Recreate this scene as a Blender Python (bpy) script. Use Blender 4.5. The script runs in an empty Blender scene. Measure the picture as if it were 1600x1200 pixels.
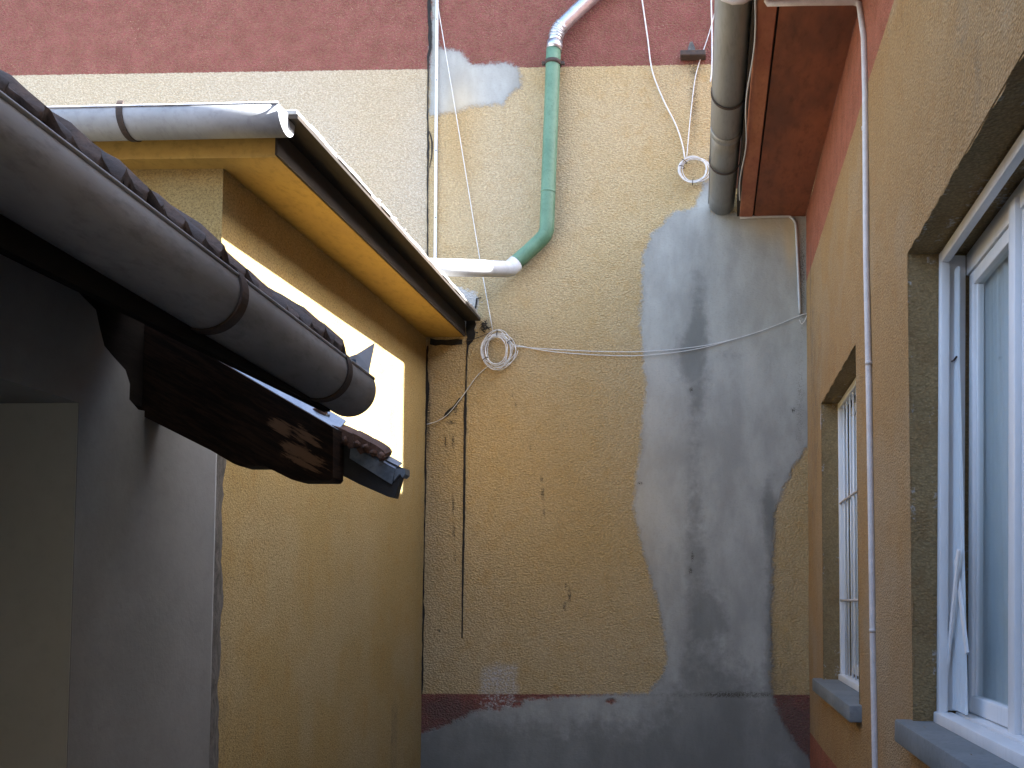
import bpy, bmesh, math, random
import numpy as np
from mathutils import Vector, Matrix, noise as mnoise
random.seed(7); rng = np.random.default_rng(7)
R = math.radians
scn = bpy.context.scene

# ------------------------------------------------------------------ camera
F = 1500.; PIT = R(3.0); YAW = R(1.6); EYE = 1.6          # focal length in photo pixels (1600 wide)
VX, VY = 1106., 938.                                       # vanishing point of the passage
CX = VX - F*math.tan(YAW); CY = VY - F*math.tan(PIT)/math.cos(YAW)
cam = bpy.data.cameras.new('camera'); cam_o = bpy.data.objects.new('camera', cam)
scn.collection.objects.link(cam_o)
cam.sensor_width = 36; cam.lens = 36*F/1600
cam.shift_x = (800-CX)/1600; cam.shift_y = (CY-600)/1600
cam.clip_start = .05; cam.clip_end = 2000
cam_o.location = (0, 0, EYE); cam_o.rotation_euler = (R(90)+PIT, 0, YAW)
scn.camera = cam_o

# ------------------------------------------------------------------ light
SUN = Vector((1, .145, 1.05)).normalized()                 # towards the sun
elev = math.asin(SUN.z)
world = bpy.data.worlds.new('World'); scn.world = world; world.use_nodes = True
wn = world.node_tree.nodes; wl = world.node_tree.links
sky = wn.new('ShaderNodeTexSky'); sky.sky_type = 'NISHITA'; sky.sun_disc = False
sky.sun_elevation = elev; sky.sun_rotation = math.atan2(SUN.x, SUN.y)
sky.air_density = 1.0; sky.dust_density = 2.5; sky.ozone_density = 1.0
wn['Background'].inputs[1].default_value = .125
wl.new(sky.outputs[0], wn['Background'].inputs[0])
sun = bpy.data.lights.new('sun', 'SUN'); sun.energy = 5.0  # late morning; sun.angle = R(.5); sun.color = (1, .95, .87)
sun_o = bpy.data.objects.new('sun', sun); scn.collection.objects.link(sun_o)
sun_o.rotation_euler = SUN.to_track_quat('Z', 'Y').to_euler(); sun_o.location = (6, 1, 12)
scn.view_settings.view_transform = 'Standard'; scn.view_settings.look = 'None'
scn.view_settings.gamma = 1; scn.view_settings.use_curve_mapping = False
scn.cycles.max_bounces = 7; scn.cycles.diffuse_bounces = 4; scn.cycles.glossy_bounces = 3; scn.cycles.transparent_max_bounces = 8
scn.view_settings.exposure = 3.0

# ------------------------------------------------------------------ pixel -> place
FW = np.array([-math.sin(YAW)*math.cos(PIT), math.cos(YAW)*math.cos(PIT), math.sin(PIT)])
RT = np.array([math.cos(YAW), math.sin(YAW), 0.]); UP = np.cross(RT, FW); OO = np.array([0, 0, EYE])
def ray(px, py): return FW + RT*(px-CX)/F - UP*(py-CY)/F
def onX(px, py, X): d = ray(px, py); return OO + d*(X-OO[0])/d[0]
def onY(px, py, Y): d = ray(px, py); return OO + d*(Y-OO[1])/d[1]
def onZ(px, py, Z): d = ray(px, py); return OO + d*(Z-OO[2])/d[2]
def proj(P):
    v = np.asarray(P, float)-OO; z = v@FW
    return np.stack([CX+F*(v@RT)/z, CY-F*(v@UP)/z], -1)

# main planes of the place (metres)
D = 7.75       # back wall
XR = .81       # right house wall
XL = -2.315    # annex wall
YA = 4.43      # annex front
XW = -1.84     # low white house wall

# ------------------------------------------------------------------ mesh helpers
C = scn.collection
def thing(name, label, cat, loc=(0, 0, 0), group=None, kind=None):
    o = bpy.data.objects.new(name, None); C.objects.link(o); o.location = loc
    o.empty_display_size = .1
    o['label'] = label; o['category'] = cat
    if group: o['group'] = group
    return o
def wloc(o):
    p = Vector((0, 0, 0))
    while o is not None: p += o.location; o = o.parent
    return p
def mesh_obj(name, verts, faces, mat, parent=None, smooth=False, label=None):
    off = wloc(parent) if parent else Vector((0, 0, 0))
    me = bpy.data.meshes.new(name)
    V = np.asarray(verts, float) - np.array(off)
    me.from_pydata(V.tolist(), [], [tuple(int(i) for i in f) for f in faces])
    me.validate(); me.update()
    if smooth:
        me.polygons.foreach_set('use_smooth', [True]*len(me.polygons))
    if mat: me.materials.append(mat)
    o = bpy.data.objects.new(name, me); C.objects.link(o)
    if parent: o.parent = parent
    if label: o['label'] = label
    return o
class MB:
    def __init__(s): s.v = []; s.f = []
    def add(s, v, f):
        n = len(s.v); s.v += [tuple(map(float, p)) for p in v]; s.f += [tuple(i+n for i in q) for q in f]; return s
    def box(s, x0, x1, y0, y1, z0, z1):
        return s.add([(x, y, z) for x in (x0, x1) for y in (y0, y1) for z in (z0, z1)],
                     [(0, 1, 3, 2), (4, 6, 7, 5), (0, 4, 5, 1), (2, 3, 7, 6), (0, 2, 6, 4), (1, 5, 7, 3)])
    def bbox(s, x0, x1, y0, y1, z0, z1, b=.006, seg=2):
        bm = bmesh.new(); bmesh.ops.create_cube(bm, size=1)
        for v in bm.verts: v.co = Vector(((x0+x1)/2+v.co.x*(x1-x0), (y0+y1)/2+v.co.y*(y1-y0), (z0+z1)/2+v.co.z*(z1-z0)))
        bmesh.ops.bevel(bm, geom=bm.edges[:], offset=b, segments=seg, affect='EDGES', profile=.5)
        bm.verts.index_update()
        s.add([v.co for v in bm.verts], [tuple(v.index for v in f.verts) for f in bm.faces]); bm.free(); return s
    def prism(s, poly, ext):                      # poly: 3-D points, ext: extrusion vector
        n = len(poly); e = np.asarray(ext, float)
        v = [np.asarray(p, float) for p in poly]; v += [p+e for p in v]
        f = [tuple(range(n))[::-1], tuple(range(n, 2*n))]
        f += [(i, (i+1) % n, n+(i+1) % n, n+i) for i in range(n)]
        return s.add(v, f)
    def tube(s, pts, r, seg=10, cap=True):
        pts = [Vector(p) for p in pts]; n = len(pts)
        rs = r if hasattr(r, '__len__') else [r]*n
        T = [(pts[min(i+1, n-1)]-pts[max(i-1, 0)]).normalized() for i in range(n)]
        a = Vector((0, 0, 1)) if abs(T[0].z) < .9 else Vector((1, 0, 0))
        u = (a - T[0]*a.dot(T[0])).normalized(); vs = []
        for i in range(n):
            u = (u - T[i]*u.dot(T[i])).normalized(); w = T[i].cross(u)
            for k in range(seg):
                t = 2*math.pi*k/seg; vs.append(pts[i] + (u*math.cos(t)+w*math.sin(t))*rs[i])
        f = [(i*seg+k, i*seg+(k+1) % seg, (i+1)*seg+(k+1) % seg, (i+1)*seg+k) for i in range(n-1) for k in range(seg)]
        if cap: f += [tuple(range(seg))[::-1], tuple(range((n-1)*seg, n*seg))]
        return s.add(vs, f)
    def arc(s, c0, c1, r, th, a0, a1, seg=28, n=2, perp=None, wob=0):
        """half-round channel swept from c0 to c1; angles in degrees from +x (up is +90) in the plane across it"""
        c0 = Vector(c0); c1 = Vector(c1); d = (c1-c0).normalized()
        ex = Vector(perp) if perp else Vector((1, 0, 0)); ex = (ex-d*ex.dot(d)).normalized()
        ez = Vector((0, 0, 1)); ez = (ez-d*ez.dot(d)).normalized()
        vs = []; m = seg+1
        for i in range(n):
            t = i/(n-1); c = c0.lerp(c1, t)
            for rr in (r, r-th):
                for k in range(m):
                    a = R(a0+(a1-a0)*k/seg)
                    q = rr + (wob*math.sin(7*t*5+3*a) if wob else 0)
                    vs.append(c+ex*(q*math.cos(a))+ez*(q*math.sin(a)))
        f = []; L = 2*m
        for i in range(n-1):
            b = i*L; e = b+L
            for k in range(seg):
                f.append((b+k, b+k+1, e+k+1, e+k)); f.append((b+m+k, e+m+k, e+m+k+1, b+m+k+1))
            f.append((b, e, e+m, b+m)); f.append((b+seg, b+m+seg, e+m+seg, e+seg))
        for b, fl in ((0, 1), ((n-1)*L, 0)):
            for k in range(seg):
                q = (b+k, b+m+k, b+m+k+1, b+k+1); f.append(q if fl else q[::-1])
        return s.add(vs, f)
    def build(s, name, mat, parent=None, smooth=False, label=None, autos=None):
        o = mesh_obj(name, s.v, s.f, mat, parent, smooth, label)
        if autos:
            me = o.data; me.polygons.foreach_set('use_smooth', [True]*len(me.polygons))
            me.set_sharp_from_angle(angle=R(autos))
        return o
def smooth_path(pts, n=8):                                  # Catmull-Rom
    P = [np.asarray(p, float) for p in pts]; P = [2*P[0]-P[1]]+P+[2*P[-1]-P[-2]]; out = []
    for i in range(1, len(P)-2):
        for k in range(n):
            t = k/n; a, b, c, d = P[i-1:i+3]
            out.append(.5*(2*b+(c-a)*t+(2*a-5*b+4*c-d)*t*t+(3*b-a-3*c+d)*t**3))
    out.append(P[-2]); return out
def set_attr(o, name, val):
    a = o.data.attributes.new(name, 'FLOAT', 'POINT'); a.data.foreach_set('value', np.asarray(val, np.float32))

# numpy value noise for displacement and painted wear
_lat = rng.random((64, 64, 64))
def vnoise(P, s, o=0.):
    q = np.asarray(P)*s+o; i = np.floor(q).astype(int); f = q-i; f = f*f*(3-2*f); out = 0
    for a in (0, 1):
        for b in (0, 1):
            for c in (0, 1):
                w = (f[:, 0] if a else 1-f[:, 0])*(f[:, 1] if b else 1-f[:, 1])*(f[:, 2] if c else 1-f[:, 2])
                out = out + w*_lat[(i[:, 0]+a) % 64, (i[:, 1]+b) % 64, (i[:, 2]+c) % 64]
    return out
def fbm(P, s, o=0., n=4):
    t = 0; a = 1; w = 0
    for k in range(n): t = t+a*vnoise(P, s*2**k, o+k*7.3); w += a; a *= .5
    return t/w
def sdist(pts, poly):                                       # signed distance, + inside (2-D)
    pts = np.asarray(pts); poly = np.asarray(poly, float); d = np.full(len(pts), 1e9); ins = np.zeros(len(pts), bool)
    for a, b in zip(poly, np.roll(poly, -1, 0)):
        e = b-a; w = pts-a; t = np.clip((w@e)/(e@e+1e-12), 0, 1)
        d = np.minimum(d, np.linalg.norm(w-t[:, None]*e, axis=1))
        c = ((a[1] <= pts[:, 1]) != (b[1] <= pts[:, 1]))
        with np.errstate(divide='ignore', invalid='ignore'):
            xi = a[0]+(pts[:, 1]-a[1])*(e[0])/(e[1] if e[1] else 1e-12)
        ins ^= c & (pts[:, 0] < xi)
    return np.where(ins, d, -d)
def sst(x, a, b): t = np.clip((x-a)/(b-a), 0, 1); return t*t*(3-2*t)
ATT = ('red', 'cem', 'pale', 'dirt_and_dark', 'damp_and_dark', 'warm', 'ash')
def grid_wall(name, us, vs, place, holes, paint, mat, parent, disp=.004, nrm=(0, 1, 0), rough_edge=.006):
    us = np.asarray(us); vs = np.asarray(vs); nu, nv = len(us), len(vs)
    U, V = np.meshgrid(us, vs, indexing='ij'); u = U.ravel(); v = V.ravel()
    for (u0, u1, v0, v1) in holes:                          # uneven arris round the openings
        inr = (u > u0-.05) & (u < u1+.05) & (v > v0-.05) & (v < v1+.05)
        q = np.stack([u, v, 0*u], 1)
        j = (fbm(q, 17., 2.)-.5)*2*rough_edge; j2 = (fbm(q, 17., 31.)-.5)*2*rough_edge
        u = np.where(inr, u+j, u); v = np.where(inr, v+j2, v)
    P = place(u, v); n = np.array(nrm, float)
    P = P + n*((fbm(P, 1.7, 3.)-.5)*2*disp)[:, None]
    I = np.arange(nu*nv).reshape(nu, nv)
    a, b, c, d = I[:-1, :-1], I[1:, :-1], I[1:, 1:], I[:-1, 1:]
    uc = (us[:-1]+us[1:])/2; vc = (vs[:-1]+vs[1:])/2
    keep = np.ones((nu-1, nv-1), bool)
    for (u0, u1, v0, v1) in holes:
        keep &= ~(((uc > u0) & (uc < u1))[:, None] & ((vc > v0) & (vc < v1))[None, :])
    f = np.stack([a, b, c, d], -1)[keep]
    o = mesh_obj(name, P, f, mat, parent, True)
    A = paint(P) if paint else {}
    base = dict(red=-1., cem=-1., pale=-1., dirt_and_dark=0., damp_and_dark=0., warm=0., ash=0.)
    for k in ATT: set_attr(o, k, np.broadcast_to(A.get(k, base[k]), len(P)))
    return o
def plain_attrs(o, **kw):
    base = dict(red=-1., cem=-1., pale=-1., dirt_and_dark=0., damp_and_dark=0., warm=0., ash=0.); base.update(kw)
    for k in ATT: set_attr(o, k, np.full(len(o.data.vertices), base[k]))

# ------------------------------------------------------------------ materials
class NT:
    def __init__(s, name):
        s.m = bpy.data.materials.new(name); s.m.use_nodes = True; s.t = s.m.node_tree
        s.b = s.t.nodes['Principled BSDF']; s.out = s.t.nodes['Material Output']
        s.co = s.n('ShaderNodeTexCoord').outputs['Object']
    def n(s, typ, **kw):
        x = s.t.nodes.new(typ)
        for k, v in kw.items(): setattr(x, k, v)
        return x
    def l(s, a, b): s.t.links.new(a, b)
    def put(s, sock, v):
        if hasattr(v, 'is_output'): s.l(v, sock)
        elif isinstance(v, tuple) and len(v) == 3 and len(sock.default_value) == 4: sock.default_value = (*v, 1)
        else: sock.default_value = v
    def math(s, op, a, b=0., clamp=False):
        x = s.n('ShaderNodeMath', operation=op); x.use_clamp = clamp
        s.put(x.inputs[0], a); s.put(x.inputs[1], b); return x.outputs[0]
    def noise(s, scale, detail=4, rough=.55, vec=None, dist=0.):
        x = s.n('ShaderNodeTexNoise'); s.l(vec or s.co, x.inputs['Vector'])
        x.inputs['Scale'].default_value = scale; x.inputs['Detail'].default_value = detail
        x.inputs['Roughness'].default_value = rough; x.inputs['Distortion'].default_value = dist
        return x.outputs['Fac']
    def voro(s, scale, feat='F1', vec=None):
        x = s.n('ShaderNodeTexVoronoi', feature=feat); s.l(vec or s.co, x.inputs['Vector'])
        x.inputs['Scale'].default_value = scale; return x.outputs['Distance']
    def stretch(s, sc, rot=(0, 0, 0)):
        x = s.n('ShaderNodeMapping'); s.l(s.co, x.inputs[0]); x.inputs['Scale'].default_value = sc
        x.inputs['Rotation'].default_value = rot; return x.outputs[0]
    def ramp(s, v, a, b, lo=0., hi=1.):
        x = s.n('ShaderNodeMapRange', interpolation_type='SMOOTHSTEP')
        s.put(x.inputs[0], v); x.inputs[1].default_value = a; x.inputs[2].default_value = b
        x.inputs[3].default_value = lo; x.inputs[4].default_value = hi; return x.outputs[0]
    def mix(s, f, a, b, mode='MIX'):
        x = s.n('ShaderNodeMix', data_type='RGBA', blend_type=mode)
        s.put(x.inputs[0], f); s.put(x.inputs[6], a); s.put(x.inputs[7], b); return x.outputs[2]
    def attr(s, nm): return s.n('ShaderNodeAttribute', attribute_name=nm).outputs['Fac']
    def bump(s, h, strength=.6, dist=.01, nrm=None):
        x = s.n('ShaderNodeBump'); s.put(x.inputs['Strength'], strength); x.inputs['Distance'].default_value = dist
        s.l(h, x.inputs['Height'])
        if nrm: s.l(nrm, x.inputs['Normal'])
        return x.outputs[0]
    def done(s, col=None, rough=None, nrm=None, metal=None, spec=None):
        B = s.b.inputs
        if col is not None: s.put(B['Base Color'], col)
        if rough is not None: s.put(B['Roughness'], rough)
        if metal is not None: s.put(B['Metallic'], metal)
        if spec is not None: s.put(B['Specular IOR Level'], spec)
        if nrm is not None: s.l(nrm, B['Normal'])
        return s.m

def render_mat(name, ochA, ochB, ochW, red=(.25, .07, .06), cem=(.345, .348, .322), grain=1., rel=.016, darkc=(.06, .05, .035), ash=(.55, .48, .37), palec=(.50, .49, .47), pits=.45):
    s = NT(name)
    hs = s.stretch((1, 1, 1.5)); big = s.noise(1.3, 3, .6); mid = s.noise(7, 3, .65); fine = s.noise(52, 2, .7, hs); vfine = s.noise(160, 1, .7)
    lump = s.voro(58*grain, vec=hs)
    wob = s.math('SUBTRACT', s.noise(9, 4, .7), .5); wob2 = s.math('SUBTRACT', s.noise(45, 2, .7), .5)
    och = s.mix(s.ramp(big, .3, .7), ochA, ochB)
    och = s.mix(s.ramp(mid, .45, .75, 0, .6), och, ochW)
    och = s.mix(s.ramp(s.attr('warm'), 0, 1, 0, .85), och, ochW)
    och = s.mix(s.attr('ash'), och, ash)
    # red band
    rm = s.ramp(s.math('ADD', s.attr('red'), s.math('ADD', s.math('MULTIPLY', wob, .010), s.math('MULTIPLY', wob2, .02))), -.004, .004)
    redc = s.mix(s.ramp(mid, .3, .7), red, tuple(c*1.28+.012 for c in red))
    redc = s.mix(s.ramp(vfine, .63, .8, 0, .55), redc, (.50, .33, .31))
    col = s.mix(rm, och, redc)
    # pits and grains of the rendering
    pit = s.ramp(lump, .25, .62, 0, 1)
    col = s.mix(s.ramp(fine, .35, .62, .42, 0), col, s.mix(.5, col, (.07, .05, .02), 'MULTIPLY'))
    col = s.mix(s.math('MULTIPLY', pit, .30), col, tuple(c*.40 for c in ochB))
    col = s.mix(s.ramp(vfine, .64, .82, 0, .4), col, tuple(min(1, c*1.45+.05) for c in ochA))
    pn = s.noise(105, 2, .8)
    col = s.mix(s.ramp(pn, .30+.10*pits, .40+.12*pits, pits, 0), col, s.mix(.5, col, (.05, .035, .012)))
    # cement patches
    cm = s.math('ADD', s.attr('cem'), s.math('ADD', s.math('MULTIPLY', wob, .10), s.math('MULTIPLY', wob2, .055)))
    cmk = s.ramp(cm, -.02, .022)
    cmid = s.noise(3.5, 4, .62, s.stretch((1, 1, .45)))
    cc = s.mix(s.ramp(cmid, .3, .72), tuple(c*.84 for c in cem), tuple(c*1.2 for c in cem))
    cc = s.mix(s.ramp(fine, .5, .75, 0, .25), cc, tuple(c*.6 for c in cem))
    cc = s.mix(s.ramp(s.attr('warm'), 0, 1, 0, .6), cc, ochA)
    col = s.mix(cmk, col, cc)
    edge_shade = s.math('MULTIPLY', s.ramp(cm, -.03, .005), s.ramp(cm, .05, .01))
    col = s.mix(s.math('MULTIPLY', edge_shade, .14), col, (.10, .10, .095))  # shadow line along the patch edges, painted into the colour
    # pale chips / limewash
    pm = s.ramp(s.math('ADD', s.attr('pale'), s.math('ADD', s.math('MULTIPLY', wob, .07), s.math('MULTIPLY', wob2, .12))), -.014, .020)
    col = s.mix(s.math('MULTIPLY', pm, .85), col, palec)
    # damp, grime and broad darker zones of the wall
    col = s.mix(s.math('MULTIPLY', s.ramp(s.math('ADD', s.attr('damp_and_dark'), s.math('MULTIPLY', wob, 1.1)), .22, .85), .50), col, (.075, .08, .075))
    dn = s.math('ADD', s.math('MULTIPLY', s.attr('dirt_and_dark'), s.ramp(pn, .38, .60, .15, 1.5)), s.math('MULTIPLY', s.math('ADD', wob, wob2), .55))
    col = s.mix(s.ramp(dn, .12, .95, 0, .92), col, darkc)
    h = s.math('ADD', s.math('MULTIPLY', s.math('SUBTRACT', 1., lump), .55), s.math('MULTIPLY', fine, .75))
    hc = s.math('ADD', s.math('ADD', s.math('MULTIPLY', fine, .14), .95), s.math('MULTIPLY', mid, .45))
    hm = s.n('ShaderNodeMix', data_type='FLOAT'); s.put(hm.inputs[0], cmk); s.put(hm.inputs[2], h); s.put(hm.inputs[3], hc)
    nr = s.bump(hm.outputs[0], .85, rel)
    return s.done(col, .93, nr, spec=.25)

M = {}
M['back'] = render_mat('roughcast_cream', (.58, .445, .25), (.54, .40, .20), (.52, .34, .13), red=(.195, .053, .048))
M['right'] = render_mat('roughcast_tan', (.48, .305, .145), (.44, .265, .115), (.41, .215, .075), red=(.34, .10, .06), grain=1.35, rel=.010, pits=.6, ash=(.46, .36, .24))
M['annex'] = render_mat('roughcast_yellow', (.50, .375, .17), (.46, .34, .14), (.46, .29, .09), grain=1.7, rel=.003, pits=.85, ash=(.52, .44, .27))
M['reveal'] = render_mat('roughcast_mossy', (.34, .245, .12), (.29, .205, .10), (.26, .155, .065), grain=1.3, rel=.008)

def simple(name, a, b, sc=6., rough=.7, metal=0., bump=.0, bs=60, stretch=None, spec=.4, fine=.25):
    s = NT(name); v = s.stretch(stretch) if stretch else None
    n1 = s.noise(sc, 5, .65, v); n2 = s.noise(sc*9, 4, .7, v)
    col = s.mix(s.ramp(n1, .32, .7), a, b); col = s.mix(s.ramp(n2, .45, .75, 0, fine), col, tuple(c*.45 for c in a))
    rg = s.ramp(n1, .25, .75, max(0, rough-.1), min(1, rough+.1))
    nr = s.bump(s.noise(bs, 4, .7, v), .5, bump) if bump else None
    return s.done(col, rg, nr, metal, spec)
M['zinc'] = simple('weathered_zinc', (.34, .35, .36), (.44, .45, .46), 4, .68, .3, .0006, 9, (1, .25, 1), fine=.3)
M['zinc_old'] = simple('dull_zinc', (.19, .19, .19), (.36, .36, .355), 3.2, .65, .2, .0015, 14, (1, .35, 1), fine=.45)
M['zinc_dark'] = simple('stained_zinc', (.26, .255, .235), (.37, .36, .34), 5, .5, .6, .0005, 9, (1, .15, 1), fine=.35)
M['steel'] = simple('bright_steel', (.50, .52, .55), (.62, .63, .65), 8, .33, .85, .0003, 30)
M['iron'] = simple('rusty_strap', (.045, .035, .03), (.09, .06, .045), 20, .8, .1, .001, 120)
M['green'] = simple('green_paint', (.095, .19, .115), (.14, .255, .165), 5, .5, 0, .0012, 25, fine=.35)
M['greypvc'] = simple('grey_pipe', (.47, .48, .50), (.56, .57, .58), 6, .5, 0, .0005, 30)
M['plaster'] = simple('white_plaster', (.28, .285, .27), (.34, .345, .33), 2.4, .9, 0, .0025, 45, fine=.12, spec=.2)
M['jamb'] = simple('skylit_cream_jamb', (.60, .61, .55), (.66, .66, .60), 2, .75, 0, .001, 40, fine=.1, spec=.2)  # cream paint, tone raised to carry light from the open yard
M['mortar'] = simple('crumbling_mortar', (.08, .08, .075), (.22, .215, .20), 14, .95, 0, .01, 40, fine=.6)
M['paintwhite'] = simple('white_gloss_paint', (.74, .75, .76), (.82, .82, .82), 5, .45, 0, .0005, 50, (1, 1, .2), fine=.1)
M['sill'] = simple('grey_concrete', (.17, .185, .19), (.23, .245, .25), 4, .85, 0, .0015, 90, fine=.3)
M['cablew'] = simple('white_cable', (.62, .61, .58), (.72, .71, .69), 15, .5)
M['cablep'] = simple('pinkish_cable', (.60, .55, .53), (.70, .65, .63), 15, .5)
M['ductg'] = simple('pale_duct', (.60, .63, .63), (.70, .72, .72), 8, .5)
M['black'] = simple('black_sealant', (.012, .011, .010), (.03, .026, .022), 30, .9, 0, .003, 90)
M['soffitR'] = simple('red_soffit_paint', (.14, .055, .034), (.33, .115, .06), 2.0, .75, 0, .002, 40, (1, .35, 1), fine=.45)
M['soffitR2'] = simple('red_edge_paint', (.30, .10, .055), (.44, .19, .11), 5, .7, 0, .002, 50, (1, .4, 1), fine=.35)
M['soffitA'] = simple('ochre_soffit_paint', (.42, .255, .06), (.50, .32, .08), 3, .85, 0, .002, 60, (1, .5, 1), fine=.4)
M['verge'] = simple('dark_verge_board', (.022, .017, .013), (.05, .036, .025), 6, .85, 0, .002, 50, (1, .2, 1), fine=.5)
M['roofsheet'] = simple('weathered_roof_felt', (.30, .28, .25), (.45, .43, .40), 25, .85, 0, .004, 60, fine=.6)
M['tile'] = simple('old_clay_tile', (.06, .05, .045), (.14, .095, .07), 9, .9, 0, .006, 45, fine=.6)
M['tilebrown'] = simple('brown_clay_tile', (.12, .07, .05), (.20, .115, .08), 12, .9, 0, .006, 60, fine=.6)
M['boards'] = simple('near_black_boards', (.010, .009, .008), (.024, .020, .017), 5, .9, 0, .003, 30, (1, .2, 1), fine=.5, spec=.04)  # nearly black timber colour without gloss
M['blackboard'] = simple('black_painted_board', (.03, .03, .032), (.055, .055, .055), 8, .6, 0, .002, 40)
M['flash'] = simple('sheet_flashing', (.17, .21, .26), (.30, .35, .41), 14, .42, .7, .0006, 30, fine=.35)
M['concrete'] = simple('yard_concrete', (.085, .085, .082), (.13, .128, .12), 1.5, .92, 0, .004, 40, fine=.4)
M['farwall'] = simple('grey_render', (.26, .235, .19), (.33, .30, .25), 1.2, .95, 0, .004, 50, fine=.3)
M['rooftile'] = simple('red_roof_tiles', (.17, .075, .05), (.24, .11, .075), 6, .9, 0, .006, 30, fine=.5)
M['room'] = simple('dim_room', (.16, .15, .14), (.20, .19, .18), 2, .9)
M['twig'] = simple('dry_twigs', (.03, .025, .018), (.07, .055, .04), 30, .9)
def wood(name, worn=None):
    s = NT(name); mp = s.n('ShaderNodeMapping'); s.l(s.co, mp.inputs[0]); mp.inputs['Rotation'].default_value = (0, R(-29), 0)
    mp2 = s.n('ShaderNodeMapping'); s.l(mp.outputs[0], mp2.inputs[0]); mp2.inputs['Scale'].default_value = (1.6, 1.6, 14); v = mp2.outputs[0]
    g = s.noise(5, 6, .7, v, .4); big = s.noise(2.4, 3, .6, v)
    col = s.mix(s.ramp(g, .35, .7), (.018, .012, .009), (.055, .032, .02))
    if worn is None: return s.done(col, .75, s.bump(g, .5, .002), spec=.15)
    wk = 0.; ms = s.n('ShaderNodeMapping'); s.l(mp.outputs[0], ms.inputs[0]); ms.inputs['Scale'].default_value = (1, 1, 2.4)
    for (p, r) in worn:
        q = Matrix.Rotation(R(-29), 3, 'Y') @ Vector(p); q.z *= 2.4
        vm = s.n('ShaderNodeVectorMath', operation='DISTANCE'); s.l(ms.outputs[0], vm.inputs[0]); vm.inputs[1].default_value = q
        wk = s.math('MAXIMUM', wk, s.ramp(vm.outputs['Value'], r, 0.))
    sp = s.ramp(s.math('ADD', s.math('MULTIPLY', wk, .85), s.math('MULTIPLY', s.math('SUBTRACT', g, .5), 1.9)), .42, .66)
    col = s.mix(sp, col, (.26, .15, .085))
    return s.done(col, .8, s.bump(g, .5, .002), spec=.15)
M['wood'] = wood('dark_wood')
def glass():
    s = NT('window_glass'); g = s.n('ShaderNodeBsdfGlossy'); g.inputs['Roughness'].default_value = .02
    t = s.n('ShaderNodeBsdfTransparent'); t.inputs[0].default_value = (.93, .96, .96, 1)
    fr = s.n('ShaderNodeFresnel'); gm = s.n('ShaderNodeNewGeometry'); ex = s.math('SUBTRACT', 1., s.math('MULTIPLY', gm.outputs['Backfacing'], 2.)); s.l(s.math('POWER', 1.5, ex), fr.inputs[0])
    mx = s.n('ShaderNodeMixShader'); s.l(s.math('MULTIPLY', fr.outputs[0], 1.0, True), mx.inputs[0]); s.l(t.outputs[0], mx.inputs[1]); s.l(g.outputs[0], mx.inputs[2])
    s.l(mx.outputs[0], s.out.inputs[0]); return s.m
M['glass'] = glass()
def cloth():
    s = NT('net_curtain'); d = s.n('ShaderNodeBsdfDiffuse'); d.inputs[0].default_value = (.82, .86, .88, 1)
    tl = s.n('ShaderNodeBsdfTranslucent'); tl.inputs[0].default_value = (.6, .66, .7, 1)
    tp = s.n('ShaderNodeBsdfTransparent')
    m1 = s.n('ShaderNodeMixShader'); m1.inputs[0].default_value = .3; s.l(d.outputs[0], m1.inputs[1]); s.l(tl.outputs[0], m1.inputs[2])
    m2 = s.n('ShaderNodeMixShader'); m2.inputs[0].default_value = .12; s.l(m1.outputs[0], m2.inputs[1]); s.l(tp.outputs[0], m2.inputs[2])
    s.l(m2.outputs[0], s.out.inputs[0]); return s.m
M['curtain'] = cloth()

# ------------------------------------------------------------------ the ground
g = MB().add([(-150, -150, 0), (150, -150, 0), (150, 150, 0), (-150, 150, 0)], [(0, 1, 2, 3)]).build('ground', M['concrete'])
g['kind'] = 'structure'

# ------------------------------------------------------------------ tall house at the end of the passage
tall = thing('tall_house', 'tall cream roughcast house wall with red band and grey cement patches closing the passage', 'house', (-2, D, 0))
def gauss(px, cx, cy, sx, sy): return np.exp(-((px[:, 0]-cx)/sx)**2-((px[:, 1]-cy)/sy)**2)
CEM1 = [(1100, 285), (1086, 322), (1048, 333), (1022, 362), (1004, 398), (1003, 450), (1000, 490), (1004, 540), (1008, 600), (1004, 650), (1000, 700),
        (993, 750), (989, 790), (998, 840), (1010, 880), (1020, 920), (1032, 960), (1038, 1000), (1043, 1030), (1034, 1060), (1010, 1083), (905, 1088), (825, 1092),
        (780, 1104), (738, 1112), (700, 1132), (640, 1150), (640, 1420), (1400, 1420), (1290, 1230), (1268, 1190), (1235, 1150), (1215, 1110), (1205, 1070), (1204, 1000),
        (1207, 900), (1211, 800), (1224, 765), (1246, 720), (1266, 690), (1285, 600), (1285, 338), (1150, 333), (1112, 330), (1112, 285)]
CEM2 = [(671, 72), (722, 80), (736, 102), (790, 97), (811, 105), (815, 137), (795, 150), (786, 163), (740, 168), (702, 178), (671, 181), (671, 90)]
CEM3 = [(675, -345), (687, -345), (684, 90), (674, 90)]
PALE = [(690, 452), (716, 447), (742, 455), (749, 470), (742, 490), (746, 512), (720, 512)]
RED2 = [(655, 1083), (742, 1085), (742, 1420), (655, 1420)]
def sdm(px, poly): return sdist(px, poly)/194.
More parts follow.
